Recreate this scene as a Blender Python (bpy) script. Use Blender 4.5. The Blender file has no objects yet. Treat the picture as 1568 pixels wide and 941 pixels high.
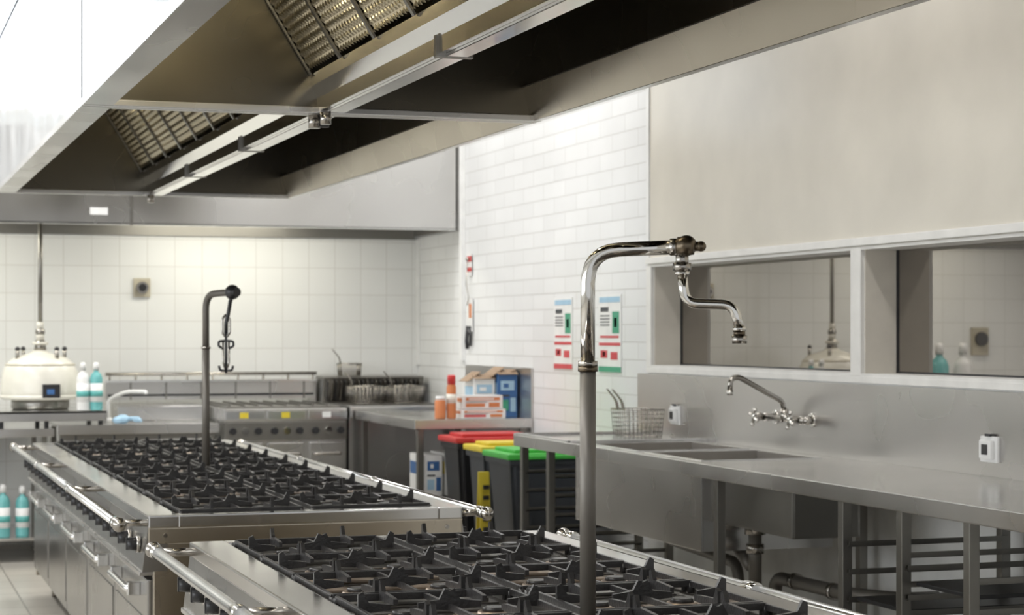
import bpy, bmesh, math, random
from mathutils import Vector, Matrix
random.seed(4)
scene = bpy.context.scene
try:
    scene.view_settings.view_transform = 'Standard'
except Exception: pass

# ------------------------------------------------------------------ materials
def newmat(name):
    m = bpy.data.materials.new(name); m.use_nodes = True
    nt = m.node_tree; b = nt.nodes['Principled BSDF']
    return m, nt, b

def plain(name, col, rough=0.5, metal=0.0, bump=0.0, bscale=40.0, var=0.06, spec=0.5):
    m, nt, b = newmat(name)
    b.inputs['Roughness'].default_value = rough
    b.inputs['Metallic'].default_value = metal
    b.inputs['Specular IOR Level'].default_value = spec
    g = nt.nodes.new('ShaderNodeNewGeometry')
    n = nt.nodes.new('ShaderNodeTexNoise'); n.inputs['Scale'].default_value = bscale * 0.2
    n.inputs['Detail'].default_value = 4
    nt.links.new(g.outputs['Position'], n.inputs['Vector'])
    r = nt.nodes.new('ShaderNodeValToRGB')
    r.color_ramp.elements[0].position = 0.3; r.color_ramp.elements[1].position = 0.7
    r.color_ramp.elements[0].color = (*[max(0, c*(1-var)) for c in col], 1)
    r.color_ramp.elements[1].color = (*[min(1, c*(1+var)) for c in col], 1)
    nt.links.new(n.outputs['Fac'], r.inputs['Fac'])
    nt.links.new(r.outputs['Color'], b.inputs['Base Color'])
    if bump > 0:
        n2 = nt.nodes.new('ShaderNodeTexNoise'); n2.inputs['Scale'].default_value = bscale
        nt.links.new(g.outputs['Position'], n2.inputs['Vector'])
        bp = nt.nodes.new('ShaderNodeBump'); bp.inputs['Strength'].default_value = bump
        bp.inputs['Distance'].default_value = 0.003
        nt.links.new(n2.outputs['Fac'], bp.inputs['Height'])
        nt.links.new(bp.outputs['Normal'], b.inputs['Normal'])
    return m

def steel(name, col, rough=0.3, rvar=0.05, cvar=0.05, scale=1.6, metal=1.0, wave=0.0):
    m, nt, b = newmat(name)
    b.inputs['Metallic'].default_value = metal
    g = nt.nodes.new('ShaderNodeNewGeometry')
    n2 = nt.nodes.new('ShaderNodeTexNoise'); n2.inputs['Scale'].default_value = scale; n2.inputs['Detail'].default_value = 2
    nt.links.new(g.outputs['Position'], n2.inputs['Vector'])
    r = nt.nodes.new('ShaderNodeMapRange'); r.interpolation_type = 'SMOOTHSTEP'
    r.inputs['From Min'].default_value = 0.25; r.inputs['From Max'].default_value = 0.75
    r.inputs['To Min'].default_value = max(0.04, rough-rvar); r.inputs['To Max'].default_value = rough+rvar
    nt.links.new(n2.outputs['Fac'], r.inputs['Value']); nt.links.new(r.outputs['Result'], b.inputs['Roughness'])
    cr = nt.nodes.new('ShaderNodeValToRGB')
    cr.color_ramp.elements[0].position = 0.2; cr.color_ramp.elements[1].position = 0.8
    cr.color_ramp.elements[0].color = (*[c*(1-cvar) for c in col], 1)
    cr.color_ramp.elements[1].color = (*[min(1, c*(1+cvar)) for c in col], 1)
    nt.links.new(n2.outputs['Fac'], cr.inputs['Fac']); nt.links.new(cr.outputs['Color'], b.inputs['Base Color'])
    if wave > 0:
        n3 = nt.nodes.new('ShaderNodeTexNoise'); n3.inputs['Scale'].default_value = 1.4; n3.inputs['Detail'].default_value = 0
        nt.links.new(g.outputs['Position'], n3.inputs['Vector'])
        bp = nt.nodes.new('ShaderNodeBump'); bp.inputs['Strength'].default_value = 1.0; bp.inputs['Distance'].default_value = wave
        nt.links.new(n3.outputs['Fac'], bp.inputs['Height']); nt.links.new(bp.outputs['Normal'], b.inputs['Normal'])
    return m

def bricky(name, axes, bw, bh, mortar, c1, c2, cm, offset=0.5, rough=0.4, bump=0.5, dirt=0.1, shift=(0, 0)):
    m, nt, b = newmat(name)
    g = nt.nodes.new('ShaderNodeNewGeometry')
    s = nt.nodes.new('ShaderNodeSeparateXYZ'); nt.links.new(g.outputs['Position'], s.inputs[0])
    c = nt.nodes.new('ShaderNodeCombineXYZ')
    for k, a in enumerate(axes):
        ad = nt.nodes.new('ShaderNodeMath'); ad.operation = 'ADD'; ad.inputs[1].default_value = shift[k]
        nt.links.new(s.outputs[a], ad.inputs[0]); nt.links.new(ad.outputs[0], c.inputs[k])
    t = nt.nodes.new('ShaderNodeTexBrick'); t.offset = offset; t.squash = 1.0
    t.inputs['Scale'].default_value = 1.0
    t.inputs['Brick Width'].default_value = bw; t.inputs['Row Height'].default_value = bh
    t.inputs['Mortar Size'].default_value = mortar; t.inputs['Mortar Smooth'].default_value = 0.2
    t.inputs['Color1'].default_value = (*c1, 1); t.inputs['Color2'].default_value = (*c2, 1); t.inputs['Mortar'].default_value = (*cm, 1)
    nt.links.new(c.outputs[0], t.inputs['Vector'])
    n = nt.nodes.new('ShaderNodeTexNoise'); n.inputs['Scale'].default_value = 1.3; n.inputs['Detail'].default_value = 6
    nt.links.new(g.outputs['Position'], n.inputs['Vector'])
    mr = nt.nodes.new('ShaderNodeMapRange'); mr.inputs['From Min'].default_value = .3; mr.inputs['From Max'].default_value = .7
    mr.inputs['To Min'].default_value = 1-dirt; mr.inputs['To Max'].default_value = 1
    nt.links.new(n.outputs['Fac'], mr.inputs['Value'])
    mx = nt.nodes.new('ShaderNodeVectorMath'); mx.operation = 'SCALE'
    nt.links.new(t.outputs['Color'], mx.inputs[0]); nt.links.new(mr.outputs['Result'], mx.inputs['Scale'])
    nt.links.new(mx.outputs['Vector'], b.inputs['Base Color'])
    b.inputs['Roughness'].default_value = rough
    bp = nt.nodes.new('ShaderNodeBump'); bp.invert = True; bp.inputs['Strength'].default_value = bump; bp.inputs['Distance'].default_value = 0.004
    nt.links.new(t.outputs['Fac'], bp.inputs['Height']); nt.links.new(bp.outputs['Normal'], b.inputs['Normal'])
    return m

def emit(name, col, strength):
    m = bpy.data.materials.new(name); m.use_nodes = True; nt = m.node_tree
    nt.nodes.clear(); o = nt.nodes.new('ShaderNodeOutputMaterial'); e = nt.nodes.new('ShaderNodeEmission')
    e.inputs['Color'].default_value = (*col, 1); e.inputs['Strength'].default_value = strength
    nt.links.new(e.outputs[0], o.inputs[0]); return m

M = {}
M['steel'] = steel('brushed_steel', (.63, .62, .605), .27, wave=.012, cvar=.06)
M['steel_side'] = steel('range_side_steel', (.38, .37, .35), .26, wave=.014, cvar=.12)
M['steel_top'] = steel('bench_steel', (.64, .63, .61), .20, cvar=.07, wave=.006, rvar=.05)
M['steel_lt'] = steel('light_steel', (.76, .76, .75), .20)
M['steel_pol'] = steel('polished_steel', (.74, .73, .71), .13, wave=.004)
M['steel_dk'] = steel('dark_steel', (.28, .27, .25), .36)
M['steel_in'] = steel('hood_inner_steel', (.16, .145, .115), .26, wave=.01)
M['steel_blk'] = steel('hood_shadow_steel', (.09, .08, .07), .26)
M['steel_out'] = steel('hood_outer_steel', (.66, .69, .72), .17, scale=2.5, wave=.018)
M['steel_br'] = steel('warm_steel', (.48, .43, .35), .27, wave=.008)
M['splash'] = steel('splashback_steel', (.60, .585, .57), .34, cvar=.10, scale=1.8, rvar=.09, wave=.006)
M['bowl'] = plain('sink_bowl_steel', (.27, .25, .225), .35, .2)
M['chrome'] = steel('chrome', (.64, .625, .59), .10, rvar=.03, cvar=.04)
M['chrome_old'] = steel('aged_chrome', (.36, .34, .31), .22, rvar=.06)
M['pipe'] = plain('pipe_grey', (.15, .138, .12), .42, .3)
M['brass'] = steel('dark_brass', (.13, .105, .075), .3)
M['iron'] = plain('cast_iron', (.024, .023, .023), .34, .0, .4, 120, .3)
M['tray'] = plain('burner_tray', (.13, .12, .108), .30, .7, .2, 30, .4)
M['plate'] = plain('burner_plate', (.42, .34, .27), .40, .7, .2, 30, .3)
M['black'] = plain('black_plastic', (.02, .02, .022), .35)
M['charcoal'] = plain('charcoal_plastic', (.04, .045, .053), .45)
M['green'] = plain('green_lid', (.07, .48, .07), .4)
M['red'] = plain('red_plastic', (.52, .035, .035), .4)
M['yellow'] = plain('yellow_plastic', (.66, .52, .04), .45)
M['orange'] = plain('orange_pack', (.55, .19, .07), .5)
M['cream'] = plain('cream_enamel', (.70, .68, .61), .25)
M['beige'] = plain('beige_plastic', (.46, .42, .33), .4)
M['whitep'] = plain('white_plastic', (.74, .74, .73), .35)
M['teal'] = plain('teal_label', (.10, .38, .36), .5)
M['tealliq'] = plain('teal_bottle', (.14, .42, .42), .25)
M['blue'] = plain('blue_pack', (.04, .12, .30), .5)
M['ltblue'] = plain('light_blue', (.33, .50, .64), .6)
M['card'] = plain('cardboard', (.30, .21, .14), .8)
M['frame'] = plain('window_frame_paint', (.74, .73, .70), .45)
M['reveal'] = plain('reveal_paint', (.60, .56, .49), .5)
M['plaster'] = plain('wall_plaster', (.62, .585, .51), .22, 0, .05, 12, .06, spec=.55)
M['ceil'] = plain('ceiling_paint', (.76, .76, .74), .7)
M['wallp'] = plain('wall_paint', (.72, .72, .70), .5)
M['brick'] = bricky('painted_block', (1, 2), .40, .10, .0036, (.755, .76, .76), (.71, .715, .715), (.58, .575, .56), .5, .4, .7, .10)
M['tile'] = bricky('wall_tile', (0, 2), .205, .205, .0033, (.76, .765, .755), (.735, .74, .73), (.62, .61, .59), 0, .16, .4, .05)
M['floor'] = bricky('floor_tile', (0, 1), .30, .30, .006, (.50, .47, .42), (.46, .43, .38), (.28, .26, .23), 0, .3, .4, .2)
M['day'] = emit('daylight_pane', (.92, .96, 1.0), 5.5)
M['day2'] = emit('clerestory_pane', (.92, .96, 1.0), 2.6)
M['tube'] = emit('added_light_diffuser', (1.0, .98, .95), 8.0)  # glowing panel of the added ceiling lights
M['tubew'] = emit('warm_tube', (1.0, .90, .65), 5.0)
M['filter'] = steel('filter_mesh', (.64, .58, .44), .34)
M['green2'] = plain('poster_green', (.05, .30, .18), .5)
M['posterred'] = plain('poster_red', (.55, .06, .07), .5)

m = bpy.data.materials.new('reflective_glass'); m.use_nodes = True; nt = m.node_tree; nt.nodes.clear()
o = nt.nodes.new('ShaderNodeOutputMaterial'); mix = nt.nodes.new('ShaderNodeMixShader')
gl = nt.nodes.new('ShaderNodeBsdfGlossy'); gl.inputs['Roughness'].default_value = .014; gl.inputs['Color'].default_value = (.80, .76, .71, 1)
df = nt.nodes.new('ShaderNodeBsdfDiffuse'); df.inputs['Color'].default_value = (.04, .035, .03, 1)
mix.inputs[0].default_value = .40
nt.links.new(df.outputs[0], mix.inputs[1]); nt.links.new(gl.outputs[0], mix.inputs[2]); nt.links.new(mix.outputs[0], o.inputs[0])
M['glass'] = m

# ------------------------------------------------------------------ builder
def fillet(pts, rad, n=6):
    pts = [Vector(p) for p in pts]; out = [pts[0]]
    for i in range(1, len(pts)-1):
        a, b, c = pts[i-1], pts[i], pts[i+1]
        d1 = (a-b); d2 = (c-b); l = min(rad, d1.length*.49, d2.length*.49)
        p1 = b+d1.normalized()*l; p2 = b+d2.normalized()*l
        for k in range(n+1):
            t = k/n
            out.append(p1*(1-t)**2 + b*2*t*(1-t) + p2*t*t)
    out.append(pts[-1]); return out

class B:
    def __init__(s, name):
        s.name = name; s.bm = bmesh.new(); s.mats = []
    def mi(s, mat):
        mt = M[mat] if isinstance(mat, str) else mat
        if mt not in s.mats: s.mats.append(mt)
        return s.mats.index(mt)
    def merge(s, bm, mat, smooth):
        i = s.mi(mat)
        for f in bm.faces: f.material_index = i; f.smooth = smooth
        me = bpy.data.meshes.new('tmp'); bm.to_mesh(me); bm.free()
        s.bm.from_mesh(me); bpy.data.meshes.remove(me)
    def box(s, x0, x1, y0, y1, z0, z1, mat, bev=0.0, rotz=0.0, mtx=None):
        bm = bmesh.new(); bmesh.ops.create_cube(bm, size=1)
        c = Vector(((x0+x1)/2, (y0+y1)/2, (z0+z1)/2))
        for v in bm.verts:
            v.co = Vector((v.co.x*(x1-x0), v.co.y*(y1-y0), v.co.z*(z1-z0)))
        if bev > 0:
            bmesh.ops.bevel(bm, geom=bm.edges[:], offset=bev, segments=2, affect='EDGES', profile=.7)
        R = Matrix.Rotation(rotz, 4, 'Z') if mtx is None else mtx
        bm.transform(Matrix.Translation(c) @ R)
        s.merge(bm, mat, False)
    def cyl(s, p0, p1, r, mat, r2=None, seg=20, smooth=True):
        p0 = Vector(p0); p1 = Vector(p1); d = p1-p0
        bm = bmesh.new()
        bmesh.ops.create_cone(bm, cap_ends=True, segments=seg, radius1=r, radius2=r if r2 is None else r2, depth=d.length)
        q = Vector((0, 0, 1)).rotation_difference(d.normalized()).to_matrix().to_4x4()
        bm.transform(Matrix.Translation((p0+p1)/2) @ q)
        s.merge(bm, mat, False)
        if smooth:
            s.bm.faces.ensure_lookup_table()
            for f in s.bm.faces[-(seg+2):]:
                if len(f.verts) == 4: f.smooth = True
    def sphere(s, c, r, mat, sc=(1, 1, 1), seg=20):
        bm = bmesh.new(); bmesh.ops.create_uvsphere(bm, u_segments=seg, v_segments=seg//2+2, radius=r)
        bm.transform(Matrix.Translation(c) @ Matrix.Diagonal((*sc, 1)))
        s.merge(bm, mat, True)
    def tube(s, pts, r, mat, seg=12, rad=0, closed=False):
        pts = fillet(pts, rad) if rad > 0 else [Vector(p) for p in pts]
        bm = bmesh.new(); rings = []; n = len(pts)
        t0 = (pts[1]-pts[0]).normalized()
        up = Vector((0, 0, 1)) if abs(t0.z) < .9 else Vector((1, 0, 0))
        nrm = t0.cross(up).normalized()
        prev = t0
        for i, p in enumerate(pts):
            if i == 0: t = (pts[1]-p)
            elif i == n-1: t = (p-pts[i-1])
            else: t = (pts[i+1]-pts[i-1])
            t.normalize()
            nrm = (prev.rotation_difference(t)) @ nrm; prev = t
            bn = t.cross(nrm).normalized()
            rings.append([bm.verts.new(p + (nrm*math.cos(a)+bn*math.sin(a))*r) for a in [2*math.pi*k/seg for k in range(seg)]])
        for i in range(n-1):
            for k in range(seg):
                bm.faces.new((rings[i][k], rings[i][(k+1) % seg], rings[i+1][(k+1) % seg], rings[i+1][k]))
        bm.faces.new(rings[0][::-1]); bm.faces.new(rings[-1])
        bmesh.ops.recalc_face_normals(bm, faces=bm.faces[:])
        s.merge(bm, mat, True)
    def lathe(s, c, prof, mat, seg=32, smooth=True, rot=None):
        bm = bmesh.new(); rings = []
        for (r, z) in prof:
            rings.append([bm.verts.new((r*math.cos(2*math.pi*k/seg), r*math.sin(2*math.pi*k/seg), z)) for k in range(seg)])
        for i in range(len(prof)-1):
            for k in range(seg):
                bm.faces.new((rings[i][k], rings[i][(k+1) % seg], rings[i+1][(k+1) % seg], rings[i+1][k]))
        bm.faces.new(rings[0][::-1]); bm.faces.new(rings[-1])
        bmesh.ops.recalc_face_normals(bm, faces=bm.faces[:])
        bm.transform(Matrix.Translation(c) @ (rot if rot is not None else Matrix.Identity(4)))
        s.merge(bm, mat, smooth)
    def prism(s, prof, a0, a1, mat, axis='Y', smooth=False, mtx=None):
        bm = bmesh.new()
        def P(p, a):
            if axis == 'Y': return (p[0], a, p[1])
            if axis == 'X': return (a, p[0], p[1])
            return (p[0], p[1], a)
        A = [bm.verts.new(P(p, a0)) for p in prof]; Bv = [bm.verts.new(P(p, a1)) for p in prof]
        n = len(prof)
        for i in range(n): bm.faces.new((A[i], A[(i+1) % n], Bv[(i+1) % n], Bv[i]))
        bm.faces.new(A[::-1]); bm.faces.new(Bv)
        bmesh.ops.recalc_face_normals(bm, faces=bm.faces[:])
        if mtx is not None: bm.transform(mtx)
        s.merge(bm, mat, smooth)
    def taper(s, x0, x1, y0, y1, z0, z1, k, mat, bev=0.02):
        bm = bmesh.new(); bmesh.ops.create_cube(bm, size=1)
        c = Vector(((x0+x1)/2, (y0+y1)/2, (z0+z1)/2))
        for v in bm.verts:
            f = k if v.co.z < 0 else 1
            v.co = Vector((v.co.x*(x1-x0)*f, v.co.y*(y1-y0)*f, v.co.z*(z1-z0)))
        bmesh.ops.bevel(bm, geom=bm.edges[:], offset=bev, segments=3, affect='EDGES')
        bm.transform(Matrix.Translation(c)); s.merge(bm, mat, False)
    def finish(s, parent=None, recenter=True):
        me = bpy.data.meshes.new(s.name)
        off = Vector((0, 0, 0))
        if recenter and len(s.bm.verts):
            xs = [v.co.x for v in s.bm.verts]; ys = [v.co.y for v in s.bm.verts]; zs = [v.co.z for v in s.bm.verts]
            off = Vector(((min(xs)+max(xs))/2, (min(ys)+max(ys))/2, min(zs)))
            for v in s.bm.verts: v.co -= off
        s.bm.to_mesh(me); s.bm.free()
        for mt in s.mats: me.materials.append(mt)
        ob = bpy.data.objects.new(s.name, me); ob.location = off
        scene.collection.objects.link(ob)
        if parent: ob.parent = parent
        return ob

def empty(name):
    e = bpy.data.objects.new(name, None); scene.collection.objects.link(e); return e

# ------------------------------------------------------------------ constants
WX = 4.15      # right wall plane
WY = 14.76     # back wall plane
CZ = 4.2
# ------------------------------------------------------------------ room
b = B('floor'); b.box(-4.2, 4.5, -1.5, 14.95, -.1, 0, 'floor'); b.finish()
b = B('ceiling'); b.box(-4.2, 4.5, -1.5, 14.95, CZ, CZ+.1, 'ceil'); b.finish()
b = B('wall_back')
b.box(-4.2, 4.5, WY, WY+.15, 0, 3.15, 'tile')
b.box(-4.2, -2.6, WY, WY+.15, 3.15, CZ, 'wallp'); b.box(2.2, 4.5, WY, WY+.15, 3.15, CZ, 'wallp')
b.box(-2.6, 2.2, WY, WY+.15, 4.1, CZ, 'wallp')
b.finish()
b = B('window_1')
b.box(-2.6, 2.2, WY+.08, WY+.10, 3.15, 4.1, 'day2')
for x in (-2.6, -1.42, -.22, .98, 2.14): b.box(x, x+.06, WY+.02, WY+.08, 3.15, 4.1, 'frame')
b.box(-2.6, 2.2, WY+.02, WY+.08, 3.15, 3.2, 'frame'); b.box(-2.6, 2.2, WY+.02, WY+.08, 4.05, 4.1, 'frame')
b.finish()
b = B('wall_left')
b.box(-4.2, -4.05, -1.5, WY, 0, 1.1, 'wallp'); b.box(-4.2, -4.05, -1.5, WY, 2.7, CZ, 'wallp')
b.box(-4.2, -4.05, -1.5, 2, 1.1, 2.7, 'wallp'); b.box(-4.2, -4.05, 10, WY, 1.1, 2.7, 'wallp')
b.finish()
b = B('window_2')
b.box(-4.16, -4.14, 2, 10, 1.1, 2.7, 'day')
for y in (2, 4, 6, 8, 9.94): b.box(-4.14, -4.07, y, y+.06, 1.1, 2.7, 'frame')
b.finish()

Y_W1a, Y_W1b = 7.68, 9.96
Y_W2a, Y_W2b = 5.20, 7.59
ZB, ZT = 1.364, 1.925
b = B('wall_right')
b.box(WX, WX+.2, 10.03, WY, 0, CZ, 'brick')
PX = WX-.012
b.box(PX, WX+.2, -1.5, 10.03, ZT, CZ, 'plaster')
b.box(PX, WX+.2, -1.5, 10.03, 0, ZB, 'wallp')
b.box(PX, WX+.2, Y_W1b, 10.03, ZB, ZT, 'frame')
b.box(PX, WX+.2, Y_W2b, Y_W1a, ZB, ZT, 'frame')
b.box(PX, WX+.2, -1.5, Y_W2a, ZB, ZT, 'plaster')
b.finish()
for k, (a, c) in enumerate(((Y_W1a, Y_W1b), (Y_W2a, Y_W2b))):
    b = B('window_%d' % (3+k))
    gx = WX+.155
    b.box(gx, gx+.01, a, c, ZB, ZT, 'glass')
    b.box(PX+.01, gx, c-.006, c, ZB, ZT, 'reveal')
    b.box(gx-.006, gx, c-.014, c-.006, ZB+.002, ZT-.002, 'black')
    b.box(gx-.006, gx, a, c, ZB+.010, ZB+.02, 'black')
    b.box(PX-.01, gx, a, c, ZB, ZB+.012, 'frame')
    b.box(PX-.01, gx, a, c, ZT-.012, ZT, 'frame')
    b.finish()
b = B('trim_1')
b.box(PX-.018, PX, 4.6, 10.03, ZT+.005, ZT+.04, 'frame', .004)
b.box(PX-.012, PX, 4.6, 10.03, ZB-.03, ZB, 'frame', .003)
b.box(PX-.012, PX, Y_W2b, Y_W1a, ZB, ZT, 'frame', .003)
b.box(PX-.012, PX, Y_W1b, 10.03, ZB, ZT, 'frame', .003)
b.finish()
b = B('trim_2'); b.box(WX-.03, WX, 13.5, 13.56, 1.35, CZ, 'whitep', .004); b.finish()
b = B('trim_3'); b.box(WX-.02, WX, 14.7, WY, 1.3, 2.28, 'whitep', .004); b.finish()
b = B('trim_4'); b.box(PX-.008, PX+.004, 10.0, 10.04, 1.95, CZ, 'whitep', .002); b.finish()

def added_troffer(x, y0, y1, w=.32, e=30):  # invented out-of-view ceiling light with area lamp, added to brighten the room
    b = B('added_ceiling_light')
    b.box(x-w/2, x+w/2, y0, y1, CZ-.06, CZ-.001, 'whitep', .005)
    b.box(x-w/2+.02, x+w/2-.02, y0+.02, y1-.02, CZ-.068, CZ-.058, 'tube')
    ob = b.finish()
    L = bpy.data.lights.new('added_tube_lamp', 'AREA'); L.shape = 'RECTANGLE'; L.size = w; L.size_y = y1-y0
    L.energy = e*(y1-y0)/1.5; L.color = (1.0, .99, .975)
    o = bpy.data.objects.new('added_ceiling_lamp', L); o.location = (x, (y0+y1)/2, CZ-.09); scene.collection.objects.link(o)
for y in (1, 3.5, 6, 8.5, 11):
    added_troffer(-1.3, y, y+1.5, e=56)
added_troffer(2.95, 2.0, 3.5, e=42)
added_troffer(2.95, 6.2, 7.7, e=20)  # added to brighten the dark sinks and bench
added_troffer(3.1, 10.2, 11.7, e=40)
added_troffer(1.0, 12.2, 13.3, e=64); added_troffer(3.3, 12.6, 13.3, e=52)

# ------------------------------------------------------------------ island hood
HZ = 2.36; HL = .754; HR = 2.47; HC = 1.635
def filter_bank(b, x0, z0, x1, z1, y0, y1, side, NU, NV, per):
    n = max(1, round((y1-y0)/.5)); w = (y1-y0)/n
    d = Vector((x1-x0, 0, z1-z0)); L = d.length; d.normalize()
    nrm = Vector((-d.z, 0, d.x)) * (1 if side > 0 else -1)
    bm = bmesh.new()
    for k in range(n):
        ya = y0+k*w+.012; yb = y0+(k+1)*w-.012
        grid = []
        for i in range(NU+1):
            row = []
            for j in range(NV+1):
                u = i/NU; v = j/NV
                h = .007*math.cos(u*math.pi*2*per) * (0.6+.4*math.sin(v*math.pi*2*12))
                uu = u + .009*math.sin(v*math.pi*2*12)
                p = Vector((x0, 0, z0)) + d*(.02+uu*(L-.04)) + nrm*h
                p.y = ya+(yb-ya)*v
                row.append(bm.verts.new(p))
            grid.append(row)
        for i in range(NU):
            for j in range(NV):
                bm.faces.new((grid[i][j], grid[i+1][j], grid[i+1][j+1], grid[i][j+1]))
    b.merge(bm, 'filter', False)
    for k in range(n+1):
        yc = y0+k*w
        a = Vector((x0, 0, z0))+nrm*.004; c = Vector((x0, 0, z0))+d*L+nrm*.004
        e = nrm*.008
        b.prism([(a.x, a.z), (c.x, c.z), ((c+e).x, (c+e).z), ((a+e).x, (a+e).z)], max(y0, yc-.012), min(y1, yc+.012), 'steel_dk')

def island_hood(y0, y1):
    b = B('island_hood')
    top = 3.75
    b.box(HL, HL+.01, y0, y1, HZ, top, 'steel_out')
    b.box(HL, HL+.103, y0, y1, HZ-.002, HZ+.012, 'steel')
    b.box(HL-.004, HL+.0, y0, y1, HZ-.003, HZ+.022, 'steel_lt')
    b.box(HL+.095, HL+.103, y0, y1, HZ, HZ+.05, 'steel')
    b.box(HR-.01, HR, y0, y1, HZ, top, 'steel')
    b.box(HR-.03, HR, y0, y1, HZ-.002, HZ+.01, 'steel_lt')
    b.prism([(HR-.03, HZ), (HR-.022, HZ), (HR-.058, HZ+.125), (HR-.066, HZ+.125)], y0, y1, 'steel_br')
    b.prism([(HR-.066, HZ+.125), (HR-.012, HZ+.125), (HR-.012, HZ+.13), (HR-.066, HZ+.13)], y0, y1, 'steel_dk')
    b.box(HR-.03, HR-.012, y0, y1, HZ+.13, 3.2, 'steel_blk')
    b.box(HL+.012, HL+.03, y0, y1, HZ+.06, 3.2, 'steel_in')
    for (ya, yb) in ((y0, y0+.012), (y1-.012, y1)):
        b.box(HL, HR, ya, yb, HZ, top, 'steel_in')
    b.box(HL, HR, y0, y0+.045, HZ-.003, HZ+.02, 'steel', .003)
    b.box(HL, HR, y1-.045, y1, HZ-.003, HZ+.02, 'steel', .003)
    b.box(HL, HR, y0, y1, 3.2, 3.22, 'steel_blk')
    b.box(HL, HR, y0, y1, top-.01, top, 'steel')
    tr = [(HC-.052, HZ+.143), (HC-.052, HZ+.10), (HC-.03, HZ+.055), (HC-.03, HZ+.006), (HC+.07, HZ+.006), (HC+.07, HZ+.055), (HC+.062, HZ+.143)]
    b.prism(tr, y0, y1, 'steel_pol')
    b.box(HC-.01, HC+.055, y0+.1, y1-.1, HZ-.004, HZ+.006, 'steel_pol', .002)
    n = 3
    for k in range(1, n):
        yc = y0+(y1-y0)*k/n
        b.box(HC-.04, HC+.075, yc-.012, yc+.012, HZ-.006, HZ+.06, 'steel_dk', .003)
    filter_bank(b, HC-.052, HZ+.143, 1.24, 3.06, y0+.02, y1-.02, 1, 88, 48, 20)
    filter_bank(b, HC+.062, HZ+.143, 2.03, 3.06, y0+.02, y1-.02, -1, 40, 4, 10)
    b.box(1.22, 2.05, y0, y1, 3.05, 3.2, 'steel_dk')
    b.cyl((HC-.03, y0+.03, HZ-.05), (HC-.03, y0+.03, HZ), .022, 'chrome_old')
    b.cyl((HC+.01, y0+.03, HZ-.045), (HC+.01, y0+.03, HZ), .016, 'black')
    b.cyl((HC-.01, y1-.06, HZ-.045), (HC-.01, y1-.06, HZ), .02, 'chrome_old')
    for yc in (y0+.3, y1-.3):
        for xc in (HL+.2, HR-.2): b.cyl((xc, yc, top-.01), (xc, yc, CZ), .01, 'steel')
    for t in (.25, .55, .85):
        yy = y0+(y1-y0)*t
        b.cyl((1.02, yy, 3.14), (1.02, yy, 3.2), .07, 'chrome_old'); b.sphere((1.02, yy, 3.13), .05, 'tubew')
    return b.finish()
island_hood(2.3, 7.09)
island_hood(7.10, 11.62)
def pt(name, loc, e, col=(1, .90, .66), r=.06):
    L = bpy.data.lights.new(name, 'POINT'); L.energy = e; L.color = col; L.shadow_soft_size = r
    o = bpy.data.objects.new(name, L); o.location = loc; scene.collection.objects.link(o)
pt('hood_lamp_glow', (1.02, 6.37, 3.03), 7); pt('hood_lamp_glow', (1.02, 4.93, 3.03), 14)
pt('hood_lamp_glow', (1.02, 10.94, 3.03), 1.0)

# ------------------------------------------------------------------ back wall hood
b = B('exhaust_hood')
y0 = 13.6
for (xa, xb) in ((-1.6, 1.775), (1.785, 4.118)):
    b.box(xa, xb, y0, y0+.012, 2.30, 2.95, 'steel', .003)
    b.box(xa, xb, y0, y0+.07, 2.295, 2.31, 'steel_lt', .003)
b.box(1.77, 1.79, y0-.008, y0+.01, 2.29, 2.95, 'steel_dk')
b.box(4.116, WX-.001, y0, y0+.012, 2.30, 2.95, 'steel')
b.box(-1.6, 4.118, y0+.012, WY-.002, 2.94, 2.95, 'steel')
b.box(-1.6, 4.118, WY-.02, WY-.002, 2.28, 2.95, 'steel_dk')
b.box(-1.6, -1.59, y0, WY-.002, 2.3, 2.95, 'steel'); b.box(4.108, 4.118, y0, WY-.002, 2.3, 2.95, 'steel')
b.box(-1.6, 4.118, y0+.07, WY-.02, 2.60, 2.62, 'steel_dk')
b.box(1.5, 1.62, y0-.004, y0, 2.36, 2.41, 'whitep')
for x in (.2, 2.6): b.box(x-.6, x+.6, y0+.45, y0+.57, 2.54, 2.6, 'whitep', .01); b.box(x-.58, x+.58, y0+.47, y0+.55, 2.53, 2.54, 'tubew')
b.finish()
for x in (.2, 2.6):
    L = bpy.data.lights.new('hood_tube', 'AREA'); L.shape = 'RECTANGLE'; L.size = 1.2; L.size_y = .12; L.energy = 17; L.color = (1, .97, .84)
    o = bpy.data.objects.new('hood_tube', L); o.location = (x, y0+.51, 2.52); scene.collection.objects.link(o)

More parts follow.
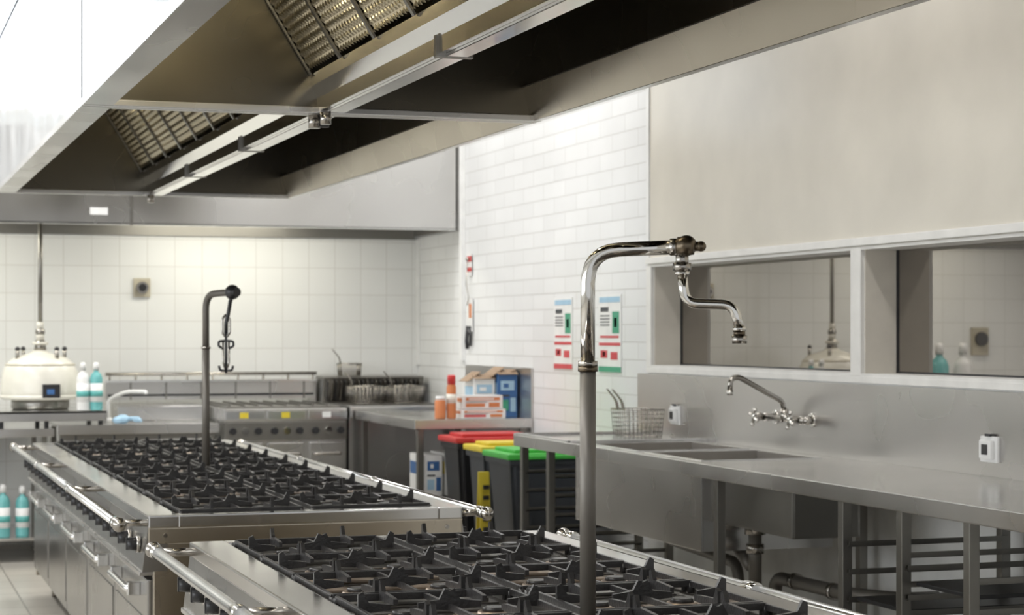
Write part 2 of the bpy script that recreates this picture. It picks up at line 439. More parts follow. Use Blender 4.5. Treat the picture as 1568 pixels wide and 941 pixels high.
# ------------------------------------------------------------------ stoves
def grate_mesh():
    b = B('grate'); W, D = .46, .44; z = .016; t = .010
    hx, hy = W/2-.006, D/2-.006
    for sx in (-1, 1): b.box(sx*hx-t/2, sx*hx+t/2, -hy, hy, z, z+.016, 'iron', .002)
    for sy in (-1, 1): b.box(-hx, hx, sy*hy-t/2, sy*hy+t/2, z, z+.018, 'iron', .002)
    b.box(-t/2, t/2, -hy, hy, z+.001, z+.015, 'iron')
    for sx in (-1, 1):
        for sy in (-1, 1):
            b.cyl((sx*hx, sy*hy, 0), (sx*hx, sy*hy, z+.01), .009, 'iron', seg=8)
    w = .0055
    for cx in (-hx/2, hx/2):
        for k in range(4):
            a = k*math.pi/2
            R = hx/2 if k % 2 == 0 else hy
            r0 = .034 if k % 2 == 0 else .075
            prof = [(r0, z+.006), (R, z), (R, z+.046), (R-.012, z+.052), (R-.026, z+.026), (r0+.02, z+.022), (r0, z+.020)]
            b.prism(prof, -w, w, 'iron', 'Y', mtx=Matrix.Translation((cx, 0, 0)) @ Matrix.Rotation(a, 4, 'Z'))
    me = bpy.data.meshes.new('grate'); b.bm.to_mesh(me); b.bm.free()
    for mt in b.mats: me.materials.append(mt)
    return me
GR = grate_mesh()

def stove(y0, y1, gy0, gn, gstep):
    e = empty('island_cooking_range'); xl, xr = .98, 2.15
    e.location = ((xl+xr)/2, (y0+y1)/2, 0)
    off = Vector(e.location)
    def fin(b):
        o = b.finish(); o.parent = e; o.location -= off; return o
    b = B('body')
    b.box(xl+.05, xr-.05, y0+.05, y1-.05, .12, .80, 'steel_dk')
    b.box(xl+.07, xr-.07, y0+.07, y1-.07, .80, .862, 'tray')
    tz0, tz1 = .855, .90
    gx0, gx1 = 1.09, 2.055
    b.box(xl, gx0, y0, y1, tz0, tz1, 'steel_top', .006); b.box(gx1, xr, y0, y1, tz0, tz1, 'steel_top', .006)
    b.box(gx0-.004, gx1+.004, y0, y0+.08, tz0, tz1, 'steel_top', .006); b.box(gx0-.004, gx1+.004, y1-.07, y1, tz0, tz1, 'steel_top', .006)
    b.box(1.575, 1.625, y0+.08, y1-.07, .862, .893, 'steel_dk', .003)
    for (ya, yb) in ((y0, y0+.05), (y1-.05, y1)):
        b.box(xl, xr, ya, yb, .80, .856, 'steel_br', .004)
        b.box(xl+.02, xr-.02, ya+.012, yb-.006, .12, .80, 'steel_br', .004)
        for xx in (xl+.06, xr-.06): b.cyl((xx, ya-.004, .828), (xx, ya+.01, .828), .008, 'chrome_old', seg=10)
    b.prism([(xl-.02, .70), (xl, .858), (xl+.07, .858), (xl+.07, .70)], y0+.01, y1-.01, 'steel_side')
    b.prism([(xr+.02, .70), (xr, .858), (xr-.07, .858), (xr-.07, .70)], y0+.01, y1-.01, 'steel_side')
    b.box(xl-.03, xl+.04, y0+.02, y1-.02, .685, .70, 'steel', .003)
    n = max(1, round((y1-y0)/.94)); w = (y1-y0-.1)/n
    for k in range(n):
        ya = y0+.05+k*w
        for (xa, xb, s) in ((xl+.005, xl+.05, -1), (xr-.05, xr-.005, 1)):
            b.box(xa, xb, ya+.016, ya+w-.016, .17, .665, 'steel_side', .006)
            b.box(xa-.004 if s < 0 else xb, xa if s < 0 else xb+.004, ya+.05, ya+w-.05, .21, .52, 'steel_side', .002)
            xh = xa-.045 if s < 0 else xb+.045
            xe = xa if s < 0 else xb
            b.tube([(xe, ya+.22, .61), (xh, ya+.22, .61), (xh, ya+w-.22, .61), (xe, ya+w-.22, .61)], .014, 'steel_lt', rad=.02)
            b.box(min(xe, xh), max(xe, xh), ya+.20, ya+.24, .585, .635, 'steel_lt', .004)
            b.box(min(xe, xh), max(xe, xh), ya+w-.24, ya+w-.20, .585, .635, 'steel_lt', .004)
    nk = int((y1-y0)/.24)
    for k in range(nk):
        yk = y0+.15+k*(y1-y0-.3)/(nk-1)
        for (xk, s) in ((xl-.012, -1), (xr+.012, 1)):
            b.cyl((xk, yk, .785), (xk+s*.012, yk, .785), .030, 'chrome_old')
            b.cyl((xk+s*.012, yk, .785), (xk+s*.045, yk, .785), .023, 'black', .019)
            b.box(xk+s*.03-.018, xk+s*.03+.018, yk-.005, yk+.005, .765, .81, 'black', .002)
    for yy in [y0+.15+i*(y1-y0-.3)/3 for i in range(4)]:
        for xx in (xl+.12, xr-.12):
            b.cyl((xx, yy, .0), (xx, yy, .12), .022, 'chrome_old')
    fin(b)
    b = B('rail')
    for (xr_, s) in ((.873, 1), (2.235, -1)):
        xe = xl if s > 0 else xr
        b.cyl((xr_, y0-.03, .875), (xr_, y1+.03, .875), .017, 'steel_lt')
        for yy in (y0-.035, y1+.035): b.sphere((xr_, yy, .875), .026, 'chrome_old')
        m_ = max(2, round((y1-y0)/1.5))
        for i in range(m_+1):
            yy = y0+.04+i*(y1-y0-.08)/m_
            b.cyl((xr_, yy-.03, .875), (xr_, yy+.03, .875), .022, 'chrome')
            b.cyl((xr_, yy, .875), (xe+s*.01, yy, .872), .013, 'chrome_old')
    fin(b)
    b = B('burners')
    for k in range(gn):
        yc = gy0-(k+.5)*gstep
        for xg in (1.335, 1.825):
            b.box(xg-.21, xg+.21, yc-.19, yc+.19, .862, .868, 'tray', .002)
            for cx in (-.112, .112):
                b.box(xg+cx-.085, xg+cx+.085, yc-.06, yc+.06, .866, .874, 'plate', .003)
                b.cyl((xg+cx, yc, .868), (xg+cx, yc, .885), .045, 'plate', .038)
                b.cyl((xg+cx, yc, .885), (xg+cx, yc, .895), .030, 'iron', .026)
            for sy in (-1, 1):
                b.box(xg-.19, xg+.19, yc+sy*.14-.03, yc+sy*.14+.03, .868, .877, 'steel_dk' if (k+sy) % 3 else 'plate', .003)
    fin(b)
    for k in range(gn):
        yc = gy0-(k+.5)*gstep
        for xg in (1.335, 1.825):
            o = bpy.data.objects.new('grate', GR); scene.collection.objects.link(o)
            o.parent = e; o.location = Vector((xg+random.uniform(-.004, .004), yc+random.uniform(-.006, .006), .876))-off
            o.scale = (1, (gstep-.012)/.44, 1)
    return e
stove(7.03, 11.93, 11.85, 10, .472)
stove(1.9, 6.12, 6.05, 9, .45)

# ------------------------------------------------------------------ pot filler taps
th = math.radians(18.45)
Rv = Vector((math.cos(th), -math.sin(th), 0)); Fv = Vector((math.sin(th), math.cos(th), 0)); Uz = Vector((0, 0, 1))
b = B('pot_filler_tap')
base = Vector((1.588, 4.21, .894))
P = lambda a, z: Vector((base.x, base.y, 0))+dirv*a+Uz*z
dirv = (Rv*.97-Fv*.2).normalized()
b.cyl(base, base+Uz*.008, .024, 'chrome_old')
b.cyl(base, P(0, 1.47), .0185, 'pipe', seg=28)
b.cyl(P(0, 1.462), P(0, 1.474), .023, 'brass'); b.cyl(P(0, 1.474), P(0, 1.487), .0225, 'chrome_old', seg=28)
b.tube([P(0, 1.487), P(0, 1.739), P(.200, 1.746)], .0165, 'chrome', seg=24, rad=.075)
b.cyl(P(.190, 1.746), P(.207, 1.746), .020, 'chrome_old')
b.cyl(P(.207, 1.747), P(.244, 1.747), .0225, 'brass', .019); b.sphere(P(.227, 1.749), .024, 'brass')
b.cyl(P(.244, 1.747), P(.256, 1.747), .011, 'brass'); b.sphere(P(.260, 1.747), .012, 'brass')
b.cyl(P(.217, 1.700), P(.217, 1.735), .015, 'chrome_old')
b.cyl(P(.217, 1.692), P(.217, 1.710), .021, 'chrome_old', seg=6); b.cyl(P(.217, 1.682), P(.217, 1.692), .017, 'chrome')
b.tube([P(.217, 1.688), P(.224, 1.618), P(.334, 1.614), P(.347, 1.562)], .0115, 'chrome', seg=20, rad=.03)
b.cyl(P(.346, 1.565), P(.347, 1.555), .015, 'chrome'); b.cyl(P(.347, 1.555), P(.347, 1.545), .0135, 'brass')
b.cyl(P(.347, 1.545), P(.347, 1.527), .0175, 'chrome_old', .0165)
b.finish()
b = B('pot_filler_tap')
base = Vector((1.60, 9.49, .894)); dirv = (Rv*.68-Fv*.73).normalized()
b.cyl(base, base+Uz*.012, .024, 'chrome_old'); b.cyl(base, P(0, 1.48), .0185, 'pipe', seg=24)
b.cyl(P(0, 1.475), P(0, 1.487), .023, 'chrome_old')
b.tube([P(0, 1.487), P(0, 1.739), P(.21, 1.746)], .0165, 'pipe', seg=20, rad=.075)
b.sphere(P(.222, 1.746), .036, 'black'); b.cyl(P(.21, 1.746), P(.262, 1.746), .022, 'black')
q = P(.17, 0); lat = Rv
def Q(a, z): return Vector((q.x, q.y, 0))+lat*a+Uz*z
b.tube([P(.222, 1.74), Q(0.02, 1.70), Q(.01, 1.64), Q(.0, 1.60), Q(0, 1.55)], .010, 'black', seg=8)
for s in (-1, 1):
    b.tube([Q(0, 1.64), Q(s*.018, 1.62), Q(s*.018, 1.55), Q(0, 1.53)], .0055, 'chrome_old', seg=8, rad=.01)
    b.tube([Q(0, 1.515), Q(s*.034, 1.512), Q(s*.036, 1.49), Q(s*.012, 1.475)], .006, 'black', seg=8, rad=.008)
    b.tube([Q(0, 1.37), Q(s*.028, 1.372), Q(s*.034, 1.395)], .006, 'black', seg=8, rad=.01)
b.tube([Q(0, 1.55), Q(0, 1.36)], .0065, 'black', seg=8)
for s in (-1, 1): b.tube([Q(s*.014, 1.51), Q(s*.014, 1.41), Q(0, 1.37)], .005, 'chrome_old', seg=8)
b.finish()

# ------------------------------------------------------------------ right sink bench
BX = 3.36; BZ = 1.0
b = B('sink_bench')
def top(xa, xb, ya, yb): b.box(xa, xb, ya, yb, BZ-.012, BZ, 'steel_top')
SX0, SX1 = 3.46, 4.0
BB = PX-.016
sinks = ((7.76, 8.36), (8.50, 9.12))
top(BX, SX0, 4.2, 10.0); top(SX1, BB, 4.2, 10.0)
top(SX0, SX1, 4.2, sinks[0][0]); top(SX0, SX1, sinks[0][1], sinks[1][0]); top(SX0, SX1, sinks[1][1], 10.0)
b.box(BX-.012, BX, 4.2, 10.0, BZ-.055, BZ+.006, 'steel', .004)
b.box(BX-.012, BB, 10.0, 10.012, BZ-.055, BZ+.014, 'steel', .004)
b.box(BX+.0, BX+.02, 9.2, 10.0, BZ, BZ+.016, 'steel_lt', .003)
b.box(BX, BB, 9.2, 9.215, BZ, BZ+.014, 'steel_lt', .003)
for (a, c) in sinks:
    z0 = .80
    t = .003
    b.box(SX0-.002, SX0+t, a, c, z0, BZ-.0005, 'bowl'); b.box(SX1-t, SX1+.002, a, c, z0, BZ-.0005, 'bowl')
    b.box(SX0, SX1, a-.002, a+t, z0, BZ-.0005, 'bowl'); b.box(SX0, SX1, c-t, c+.002, z0, BZ-.0005, 'bowl')
    b.box(SX0-.002, SX1+.002, a-.002, c+.002, z0-.006, z0, 'bowl')
    b.cyl((3.74, (a+c)/2, z0), (3.74, (a+c)/2, z0+.006), .04, 'chrome_old')
    for (xa, xb, ya, yb) in ((SX0-.02, SX0+.002, a-.02, c+.02), (SX1-.002, SX1+.02, a-.02, c+.02), (SX0, SX1, a-.02, a+.002), (SX0, SX1, c-.002, c+.02)):
        b.box(xa, xb, ya, yb, BZ-.001, BZ+.003, 'steel_lt', .001)
b.box(BX+.045, BX+.055, 7.66, 9.2, .62, BZ-.012, 'steel', .003)
b.box(BX+.055, SX1+.03, 7.66, 7.67, .62, BZ-.012, 'steel'); b.box(BX+.055, SX1+.03, 9.19, 9.2, .62, BZ-.012, 'steel')
b.box(3.48, 3.78, 6.95, 7.62, .74, BZ-.012, 'steel_dk', .012)
b.box(3.46, 3.80, 6.92, 7.64, BZ-.06, BZ-.012, 'steel_dk', .004)
for y in (9.95, 9.53, 7.44, 6.35, 5.93, 5.5, 4.4):
    for x in (BX+.03, WX-.10):
        b.box(x-.019, x+.019, y-.019, y+.019, 0, BZ-.012, 'steel_dk', .003)
for (ya, yb, n, z0) in ((9.53, 9.95, 6, .30), (5.93, 6.35, 6, .28), (5.5, 5.93, 6, .24)):
    for k in range(n):
        z = z0+k*.1
        for y in (ya+.02, yb-.02):
            b.box(BX+.03, WX-.10, y-.012, y+.012, z, z+.006, 'steel_dk'); b.box(BX+.03, WX-.10, y-.012, y-.008, z, z+.02, 'steel_dk')
for z in (.49, .69): b.box(BX+.06, WX-.12, 5.53, 5.90, z, z+.014, 'black', .003)
b.box(BX+.06, WX-.12, 5.96, 6.32, .586, .60, 'black', .003)
for x in (BX+.03, WX-.10):
    b.box(x-.012, x+.012, 7.44, 9.53, .18, .21, 'steel_dk', .002)
    b.box(x-.012, x+.012, 4.4, 5.5, .18, .21, 'steel_dk', .002)
b.box(BX+.03, WX-.1, 7.43, 7.455, .18, .21, 'steel_dk')
b.cyl((3.60, 7.54, .75), (3.60, 7.54, .70), .045, 'chrome_old'); b.cyl((3.60, 7.54, .71), (3.60, 7.54, .48), .028, 'pipe')
b.cyl((3.60, 7.54, .62), (3.60, 7.54, .66), .038, 'chrome_old'); b.cyl((3.60, 7.54, .48), (3.60, 7.54, .0), .024, 'pipe')
b.tube([(3.74, 8.02, .79), (3.74, 8.02, .60), (3.62, 7.72, .60), (3.60, 7.58, .56)], .026, 'pipe', rad=.06)
b.tube([(3.74, 8.8, .79), (3.74, 8.8, .55), (3.74, 8.02, .52), (3.74, 7.9, .0)], .026, 'pipe', rad=.06)
b.tube([(3.82, 7.80, .0), (3.82, 7.80, .48), (3.82, 7.1, .49), (3.95, 6.9, .49), (WX-.05, 6.9, .49)], .030, 'pipe', rad=.08)
for y in (7.6, 7.25): b.cyl((3.82, y-.015, .485), (3.82, y+.015, .485), .036, 'chrome_old')
b.finish()
b = B('wall_splashback')
b.box(PX-.014, PX-.002, 4.2, 10.15, BZ-.03, 1.328, 'splash', .002)
b.finish()

b = B('swivel_faucet'); fx = PX-.014
b.tube([(fx-.06, 8.46, 1.155), (fx-.06, 7.97, 1.155)], .014, 'chrome_old')
for y in (8.40, 8.03):
    b.cyl((fx, y, 1.155), (fx-.07, y, 1.155), .018, 'chrome_old'); b.cyl((fx, y, 1.155), (fx-.012, y, 1.155), .032, 'chrome')
    b.cyl((fx-.07, y, 1.155), (fx-.12, y, 1.155), .012, 'chrome_old')
    for a in (0.4, 0.4+math.pi/2):
        b.cyl((fx-.12, y+math.cos(a)*.036, 1.155+math.sin(a)*.036), (fx-.12, y-math.cos(a)*.036, 1.155-math.sin(a)*.036), .0075, 'chrome')
        for s in (-1, 1): b.sphere((fx-.12, y+s*math.cos(a)*.036, 1.155+s*math.sin(a)*.036), .011, 'chrome')
for y in (8.46, 7.97): b.sphere((fx-.06, y, 1.155), .02, 'chrome_old')
b.cyl((fx-.06, 8.2, 1.14), (fx-.06, 8.2, 1.20), .019, 'chrome_old')
b.tube([(fx-.06, 8.2, 1.19), (fx-.07, 8.2, 1.235), (3.80, 8.13, 1.352), (3.755, 8.12, 1.345), (3.75, 8.12, 1.285)], .0125, 'chrome_old', rad=.03)
b.cyl((3.75, 8.12, 1.27), (3.75, 8.12, 1.29), .016, 'chrome')
b.finish()

def socket(y, z):
    b = B('power_outlet'); x = PX-.014
    b.box(x-.012, x, y-.06, y+.06, z-.05, z+.05, 'whitep', .004)
    b.box(x-.03, x-.012, y-.042, y+.042, z-.036, z+.036, 'whitep', .006)
    b.box(x-.033, x-.029, y-.02, y+.02, z-.02, z+.02, 'black', .002)
    b.box(x-.02, x-.01, y-.02, y+.015, z+.05, z+.06, 'black')
    b.finish()
socket(9.6, 1.115); socket(6.55, 1.105)

def wire_basket(name, cx, cy, z, w, d, h, handles=2, mat='chrome_old'):
    b = B(name); r = .0022
    n = 8
    for zz in [z+.004+h*i/6 for i in range(7)]:
        k = .9+.1*(zz-z)/h
        b.tube([(cx-w/2*k, cy-d/2*k, zz), (cx+w/2*k, cy-d/2*k, zz), (cx+w/2*k, cy+d/2*k, zz), (cx-w/2*k, cy+d/2*k, zz), (cx-w/2*k, cy-d/2*k, zz)], r if zz < z+h-.01 else .004, mat, seg=6)
    for i in range(n+1):
        t = -.5+i/n
        for s in (-1, 1):
            b.tube([(cx+t*w*.9, cy+s*d*.45, z+.002), (cx+t*w, cy+s*d*.5, z+h)], r, mat, seg=5)
            b.tube([(cx+s*w*.45, cy+t*d*.9, z+.002), (cx+s*w*.5, cy+t*d, z+h)], r, mat, seg=5)
        b.tube([(cx+t*w*.9, cy-d*.45, z+.003), (cx+t*w*.9, cy+d*.45, z+.003)], r, mat, seg=5)
    for i in range(handles):
        yy = cy-.05+i*.08
        b.tube([(cx-w/2, yy-.012, z+h), (cx-w/2-.01, yy-.01, z+h+.05), (cx-w/2-.07, yy, z+h+.12), (cx-w/2-.01, yy+.012, z+h+.05), (cx-w/2, yy+.012, z+h)], .004, mat, seg=6, rad=.02)
    b.finish()
wire_basket('fryer_basket', 3.95, 9.72, BZ+.001, .20, .26, .14)

# ------------------------------------------------------------------ far right bench (boxes)
b = B('prep_bench')
b.box(3.36, WX-.016, 12.0, 13.55, BZ-.02, BZ, 'steel_top'); b.box(3.35, 3.362, 12.0, 13.55, BZ-.06, BZ+.0, 'steel', .003)
b.box(3.35, WX-.016, 11.99, 12.002, BZ-.06, BZ+.0, 'steel', .003)
b.box(WX-.016, WX-.002, 12.0, 13.45, .75, 1.325, 'splash')
b.box(3.37, WX-.02, 12.03, 13.5, .49, .51, 'steel_dk')
for x in (3.40, WX-.06):
    for y in (12.05, 13.48): b.box(x-.02, x+.02, y-.02, y+.02, 0, BZ-.02, 'steel_dk', .003)
b.finish()
def carton(name, x0, x1, y0, y1, z0, h, main, accent, accent2, flaps=False):
    b = B(name); b.box(x0, x1, y0, y1, z0, z0+h, main, .003)
    w = x1-x0
    b.box(x0+.02, x1-.02, y0-.002, y0, z0+h*.62, z0+h*.85, accent)
    b.box(x0+.04, x1-.06, y0-.003, y0-.002, z0+h*.68, z0+h*.78, main)
    b.box(x0+.02, x0+w*.55, y0-.002, y0, z0+h*.15, z0+h*.4, accent2)
    b.box(x0+w*.65, x0+w*.92, y0-.002, y0, z0+h*.12, z0+h*.45, accent)
    b.box(x0+.02, x0+w*.6, y0-.002, y0, z0+h*.48, z0+h*.52, 'charcoal')
    b.box(x0-.002, x0, y0+.02, y1-.02, z0+h*.5, z0+h*.8, accent)
    if flaps:
        b.box(x0-.05, x0+.06, y0+.01, y1-.01, z0+h+.012, z0+h+.016, 'card', 0, 0, Matrix.Rotation(-.6, 4, 'Y'))
        b.box(x1-.09, x1+.0, y0+.01, y1-.01, z0+h+.012, z0+h+.016, 'card', 0, 0, Matrix.Rotation(-.35, 4, 'Y'))
        b.box(x0, x1, y0-.02, y0+.05, z0+h+.012, z0+h+.016, 'card', 0, 0, Matrix.Rotation(.4, 4, 'X'))
    b.finish()
carton('carton_box', 3.68, 3.98, 12.06, 12.20, BZ+.001, .06, 'whitep', 'orange', 'red')
carton('carton_box', 3.69, 3.96, 12.06, 12.20, BZ+.064, .085, 'whitep', 'orange', 'orange')
carton('carton_box', 3.83, 3.975, 12.27, 12.48, BZ+.001, .25, 'whitep', 'ltblue', 'ltblue', True)
carton('carton_box', 3.985, 4.12, 12.24, 12.48, BZ+.001, .28, 'blue', 'ltblue', 'green2', True)
b = B('spray_can')
b.lathe((3.625, 12.1, BZ+.002), [(.030, 0), (.031, .005), (.031, .20), (.024, .22), (.024, .225)], 'orange')
b.lathe((3.625, 12.1, BZ+.222), [(.027, 0), (.027, .05), (.022, .06)], 'red'); b.lathe((3.625, 12.1, BZ+.1), [(.0315, 0), (.0315, .06)], 'cream'); b.finish()
b = B('plastic_jar')
b.lathe((3.55, 12.1, BZ+.002), [(.035, 0), (.036, .01), (.036, .11), (.026, .125)], 'orange'); b.lathe((3.55, 12.1, BZ+.12), [(.03, 0), (.03, .025)], 'whitep'); b.finish()
carton('carton_box', 3.43, 3.55, 12.05, 12.4, .511, .26, 'whitep', 'blue', 'ltblue')
carton('carton_box', 3.57, 3.70, 12.05, 12.4, .511, .27, 'whitep', 'yellow', 'orange')

def bin_(x0, x1, y0, y1, h, lid, body):
    b = B('wheelie_bin')
    b.taper(x0, x1, y0, y1, .02, h-.06, .78, body, .03)
    b.box(x0-.015, x1+.015, y0-.015, y1+.0, h-.09, h-.05, body, .012)
    b.box(x0-.03, x1+.03, y0-.03, y1+.01, h-.055, h-.02, lid, .012)
    b.box(x0+.03, x1-.03, y0+.03, y1-.05, h-.02, h+.0, lid, .009)
    b.box(x0+.08, x1-.08, y0-.06, y0-.03, h-.05, h-.03, lid, .006)
    b.cyl((x0+.02, y1+.025, h-.09), (x1-.02, y1+.025, h-.09), .012, body)
    for x in (x0+.06, x1-.06): b.box(x-.012, x+.012, y1, y1+.03, h-.11, h-.07, body)
    for x in (x0+.04, x1-.09): b.cyl((x, y1-.10, .09), (x+.05, y1-.10, .09), .09, 'black')
    for x in (x0+.12, (x0+x1)/2, x1-.12): b.box(x-.008, x+.008, y0+.01, y0+.03, .35, h-.12, body)
    b.finish()
bin_(3.50, 4.06, 10.50, 10.95, .89, 'green', 'charcoal')
bin_(3.52, 3.98, 11.06, 11.40, .90, 'yellow', 'charcoal')
bin_(3.50, 3.98, 11.52, 11.88, .93, 'red', 'black')
b = B('wet_floor_sign')
for s in (-1, 1):
    mt = Matrix.Rotation(s*.10, 4, 'X')
    b.box(3.365, 3.43, 10.7+s*.04-.006, 10.7+s*.04+.006, .0, .76, 'yellow', .004, 0, mt)
for i in range(6): b.box(3.38, 3.415, 10.645, 10.655, .36+i*.06, .385+i*.06, 'black', 0, 0, Matrix.Rotation(-.10, 4, 'X'))
b.finish()

# ------------------------------------------------------------------ back range, fryer
b = B('gas_cooking_range')
X0, X1 = 2.42, 3.30; F = 13.6
b.box(X0, X1, F+.03, 14.72, .12, .93, 'steel'); b.box(X0, X1, F, 14.72, .93, 1.02, 'steel', .008)
b.box(X0, X1, F+.005, F+.03, .80, .925, 'steel_dk', .004)
for i in range(3):
    xa = X0+i*.295+.01
    b.box(xa, xa+.275, F-.006, F, .945, 1.005, 'steel_lt', .003)
    b.box(xa+.10, xa+.16, F-.01, F-.005, .955, .995, 'yellow' if i < 2 else 'whitep')
    b.box(xa+.01, xa+.265, F+.005, F+.03, .16, .78, 'steel', .006)
    b.tube([(xa+.04, F+.01, .70), (xa+.04, F-.03, .70), (xa+.23, F-.03, .70), (xa+.23, F+.01, .70)], .01, 'chrome_old', rad=.015)
    for k in range(3): b.cyl((xa+.05+k*.09, F+.006, .865), (xa+.05+k*.09, F-.03, .865), .024, 'black' if k != 1 else 'chrome')
b.box(X0+.03, X1-.03, F+.08, 14.52, 1.02, 1.035, 'steel_dk', .004)
for i in range(8): b.box(X0+.05+i*.1, X0+.065+i*.1, F+.1, 14.5, 1.035, 1.05, 'steel_dk')
for x in (X0+.1, X1-.1):
    for y in (F+.12, 14.6): b.cyl((x, y, 0), (x, y, .12), .025, 'chrome_old')
b.box(1.72, 3.3, 14.60, 14.62, 1.06, 1.19, 'steel'); b.box(1.72, 3.3, 14.55, 14.63, 1.19, 1.205, 'steel_lt')
b.box(1.74, 3.28, 14.592, 14.60, 1.085, 1.10, 'black')
for i in range(6): b.box(1.90+i*.26, 1.91+i*.26, 14.585, 14.60, 1.06, 1.19, 'steel_dk')
for i in range(9): b.cyl((1.75+i*.19, 14.58, 1.205), (1.75+i*.19, 14.58, 1.25), .008, 'chrome_old')
b.cyl((1.72, 14.58, 1.25), (3.3, 14.58, 1.25), .012, 'chrome_old')
b.box(3.26, 3.3, 14.60, 14.74, 1.03, 1.2, 'steel')
b.finish()
b = B('deep_fryer')
b.box(3.32, 4.1, F+.03, 14.72, .12, .95, 'steel'); b.box(3.32, 4.1, F, 14.72, .95, 1.03, 'steel', .006)
b.box(3.36, 4.06, F+.1, 14.5, 1.03, 1.034, 'tray')
b.prism([(14.50, 1.03), (14.42, 1.215), (14.46, 1.225), (14.7, 1.225), (14.7, 1.03)], 3.32, 4.1, 'steel_dk', 'X')
for i in range(22): b.box(3.34+i*.034, 3.349+i*.034, 14.40, 14.46, 1.05, 1.2, 'chrome_old' if i % 2 else 'iron', 0, 0, Matrix.Rotation(.4, 4, 'X'))
for x in (3.42, 4.0):
    for y in (F+.12, 14.6): b.cyl((x, y, 0), (x, y, .12), .025, 'chrome_old')
b.finish()
wire_basket('fryer_basket', 3.55, 14.56, 1.226, .16, .14, .09, 1)
wire_basket('fryer_basket', 3.56, 14.1, 1.036, .22, .34, .12, 1)
wire_basket('fryer_basket', 3.86, 14.1, 1.036, .22, .34, .12, 1)

# ------------------------------------------------------------------ back left counter
b = B('service_counter')
b.box(-1.6, 1.26, F-.02, 14.72, .88, .90, 'steel_top'); b.box(-1.6, 1.26, F-.03, F-.018, .85, .905, 'steel', .003)
b.box(1.30, 2.38, F-.02, 14.58, .90, .92, 'steel_top'); b.box(1.28, 2.38, F-.03, F-.018, .86, .925, 'steel', .003)
b.box(1.76, 2.38, 14.2, 14.58, .92, 1.03, 'steel', .01)
b.box(1.30, 2.36, F+.04, F+.06, .14, .86, 'steel_dk', .004)
for i in range(2):
    b.box(1.33+i*.52, 1.82+i*.52, F+.025, F+.04, .18, .82, 'steel', .005)
    b.cyl((1.76+i*.1, F+.01, .45), (1.76+i*.1, F+.01, .6), .008, 'chrome_old')
b.box(-1.6, 1.24, F+.0, 14.6, .15, .17, 'steel_lt', .003)
for x in (-1.55, -.2, 1.2, 1.34, 2.34):
    for y in (F+.06, 14.5): b.box(x-.018, x+.018, y-.018, y+.018, 0, .88, 'steel_dk', .003)
b.finish()
b = B('appliance_stand')
b.box(.88, 1.62, 13.66, 14.5, 1.0, 1.02, 'steel_lt', .004); b.box(.88, 1.62, 13.66, 13.67, .95, 1.02, 'steel', .003)
for x in (.92, 1.22):
    for y in (13.72, 14.45): b.box(x-.015, x+.015, y-.015, y+.015, .901, 1.0, 'black')
for y in (13.72, 14.45): b.box(1.57, 1.60, y-.015, y+.015, .921, 1.0, 'black')
b.finish()
kx, ky = 1.21, 14.08
b = B('potato_peeler_machine')
b.lathe((kx, ky, 1.021), [(.19, .0), (.20, .01), (.20, .07), (.18, .08)], 'steel_dk')
b.lathe((kx, ky, 1.09), [(.26, 0), (.272, .012), (.272, .06), (.268, .12), (.258, .19), (.235, .245), (.19, .285), (.12, .31), (.065, .325), (.055, .34)], 'cream', 40)
b.lathe((kx, ky, 1.10), [(.276, 0), (.282, .01), (.276, .02)], 'cream', 40)
b.lathe((kx, ky, 1.325), [(.240, 0), (.243, .006), (.238, .012)], 'beige', 40)
b.cyl((kx, ky, 1.42), (kx, ky, 1.50), .045, 'chrome_old', .035); b.cyl((kx, ky, 1.47), (kx, ky, 1.49), .055, 'cream')
b.cyl((kx, ky, 1.50), (kx, ky, 1.56), .028, 'cream'); b.sphere((kx, ky, 1.56), .034, 'chrome_old')
b.cyl((kx, ky, 1.56), (kx, ky, 2.45), .016, 'steel_dk'); b.cyl((kx, ky, 1.58), (kx, ky, 1.63), .024, 'cream')
for a in (.3, 2.2, 3.6, 5.3):
    px, py = kx+.18*math.cos(a), ky+.18*math.sin(a)
    b.cyl((px, py, 1.36), (px, py, 1.44), .014, 'chrome_old'); b.sphere((px, py, 1.44), .018, 'black')
b.box(kx-.01, kx+.11, ky-.29, ky-.24, 1.105, 1.20, 'black', .004)
b.box(kx+.02, kx+.07, ky-.294, ky-.288, 1.13, 1.165, 'blue')
b.finish()

def pump_bottle(x, y, z, s=1.0, body='tealliq', lab='whitep'):
    b = B('detergent_bottle'); z += .001
    b.lathe((x, y, z), [(.034*s, 0), (.038*s, .006*s), (.038*s, .19*s), (.03*s, .215*s), (.014*s, .23*s), (.014*s, .245*s)], body, 24)
    b.lathe((x, y, z+.05*s), [(.0388*s, 0), (.0388*s, .11*s)], lab, 24)
    b.lathe((x, y, z+.08*s), [(.0392*s, 0), (.0392*s, .035*s)], 'teal' if lab == 'whitep' else 'whitep', 24)
    b.lathe((x, y, z+.24*s), [(.018*s, 0), (.018*s, .03*s), (.012*s, .045*s)], 'whitep', 16)
    b.finish()
pump_bottle(1.47, 13.76, 1.02, 1.15, 'whitep', 'whitep'); pump_bottle(1.56, 13.76, 1.02, 1.15, 'tealliq', 'whitep')
pump_bottle(.93, 13.7, .17, 1.25); pump_bottle(1.06, 13.72, .17, 1.2)
pump_bottle(.45, 13.8, .17, 1.2); pump_bottle(.7, 14.0, .17, 1.0, 'whitep', 'teal')
pump_bottle(.12, 13.9, .90, 2.0, 'whitep'); pump_bottle(.34, 13.9, .90, 2.0)
b = B('counter_faucet')
b.cyl((1.68, 14.1, .921), (1.68, 14.1, .95), .03, 'whitep')
b.tube([(1.68, 14.1, .95), (1.68, 14.1, 1.08), (1.80, 14.0, 1.14), (1.92, 13.9, 1.14), (1.92, 13.9, 1.12)], .013, 'whitep', rad=.05)
b.finish()
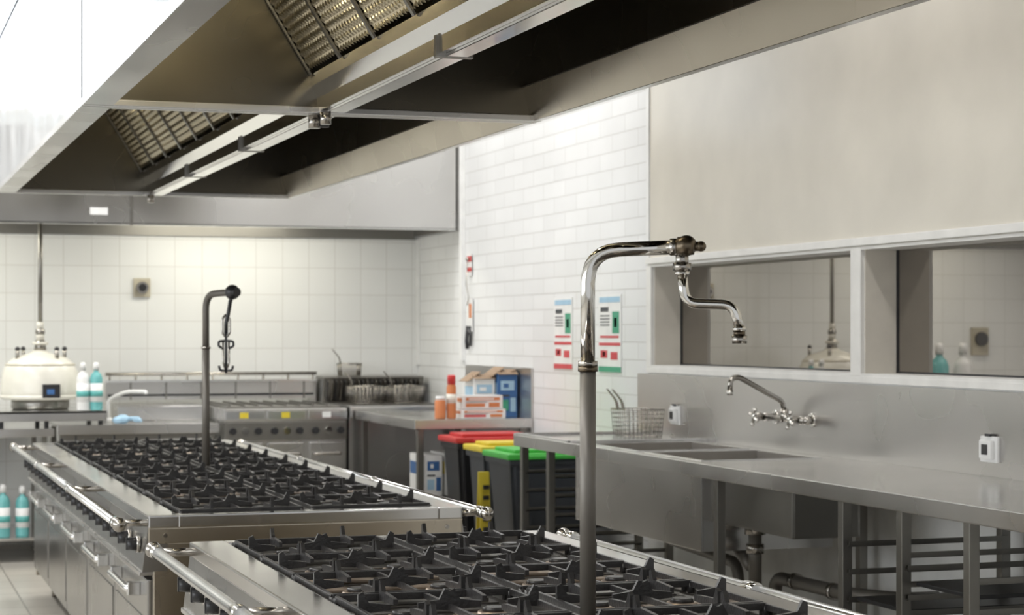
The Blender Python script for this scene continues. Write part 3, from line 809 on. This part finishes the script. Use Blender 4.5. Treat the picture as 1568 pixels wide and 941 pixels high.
b = B('rubber_glove')
b.sphere((1.74, 13.75, .955), .05, 'ltblue', (1.0, .9, .65)); b.sphere((1.70, 13.72, .95), .03, 'ltblue', (1.2, .8, .8))
for i in range(4): b.tube([(1.76+.015*i, 13.73, .95), (1.80+.012*i, 13.70-.01*i, .97), (1.82+.012*i, 13.68-.01*i, .94)], .010, 'ltblue', seg=8, rad=.02)
b.finish()
b = B('rotary_switch')
b.box(1.945, 2.07, WY-.02, WY-.001, 1.82, 1.96, 'beige', .005); b.cyl((2.008, WY-.02, 1.89), (2.008, WY-.05, 1.89), .045, 'chrome_old'); b.cyl((2.008, WY-.05, 1.89), (2.008, WY-.06, 1.89), .028, 'black')
b.finish()
b = B('rotary_switch')
b.box(-.64, -.48, WY-.03, WY-.001, 1.36, 1.60, 'beige', .005); b.cyl((-.56, WY-.03, 1.50), (-.56, WY-.06, 1.50), .06, 'black')
b.finish()

# ------------------------------------------------------------------ posters and tags
def poster(ya, yb, z0, z1, bottom):
    b = B('safety_poster'); x = WX-.001
    b.box(x-.004, x, ya, yb, z0, z1, 'whitep'); h = z1-z0; w = yb-ya
    def blk(a, c, e, f, mat): b.box(x-.0055, x-.004, yb-w*c, yb-w*a, z0+h*e, z0+h*f, mat)
    blk(.05, .95, .90, .97, 'ltblue')
    for i in range(4): blk(.08, .5, .60+i*.04, .615+i*.04, 'charcoal')
    blk(.1, .45, .78, .84, 'charcoal')
    blk(.62, .92, .50, .78, 'green2'); blk(.7, .82, .58, .7, 'whitep')
    blk(.03, .97, .34, .38, 'posterred'); blk(.1, .4, .18, .28, 'posterred'); blk(.55, .85, .16, .26, 'posterred')
    blk(.2, .3, .2, .26, 'whitep')
    blk(.08, .9, .44, .47, 'posterred')
    blk(.0, 1, 0, .07, bottom)
    b.finish()
poster(11.26, 11.59, 1.33, 1.77, 'posterred'); poster(10.45, 10.81, 1.325, 1.775, 'green2')
b = B('hanging_utensils'); x = WX-.012
b.cyl((WX, 13.36, 2.08), (WX-.04, 13.36, 2.08), .008, 'chrome_old')
b.box(x-.002, x+.002, 13.31, 13.41, 1.96, 2.12, 'whitep'); b.box(x-.004, x, 13.31, 13.41, 1.99, 2.02, 'red'); b.box(x-.004, x, 13.31, 13.41, 2.06, 2.1, 'red')
b.tube([(WX-.03, 13.36, 2.08), (WX-.03, 13.38, 1.9), (WX-.03, 13.33, 1.80), (WX-.03, 13.36, 1.75)], .004, 'chrome_old', seg=8)
b.box(x-.004, x+.004, 13.29, 13.41, 1.56, 1.80, 'whitep', .003); b.box(x-.006, x-.004, 13.30, 13.36, 1.66, 1.76, 'orange')
b.tube([(WX-.02, 13.38, 1.60), (WX-.02, 13.41, 1.50), (WX-.02, 13.39, 1.44)], .014, 'black', seg=8); b.tube([(WX-.02, 13.32, 1.60), (WX-.02, 13.31, 1.52), (WX-.02, 13.32, 1.46)], .012, 'black', seg=8)
b.finish()

# ------------------------------------------------------------------ world, camera
w = bpy.data.worlds.new('World'); scene.world = w; w.use_nodes = True
bg = w.node_tree.nodes['Background']; bg.inputs[0].default_value = (.95, .97, 1, 1); bg.inputs[1].default_value = .8
cam = bpy.data.cameras.new('camera'); co = bpy.data.objects.new('camera', cam); scene.collection.objects.link(co)
co.location = (0, 0, 1.55); co.rotation_euler = (math.pi/2, 0, -th)
cam.sensor_width = 36; cam.lens = 36*3000/1568; cam.shift_y = 39.5/1568
cam.dof.use_dof = True; cam.dof.focus_distance = 5.3; cam.dof.aperture_fstop = 6.3
scene.camera = co
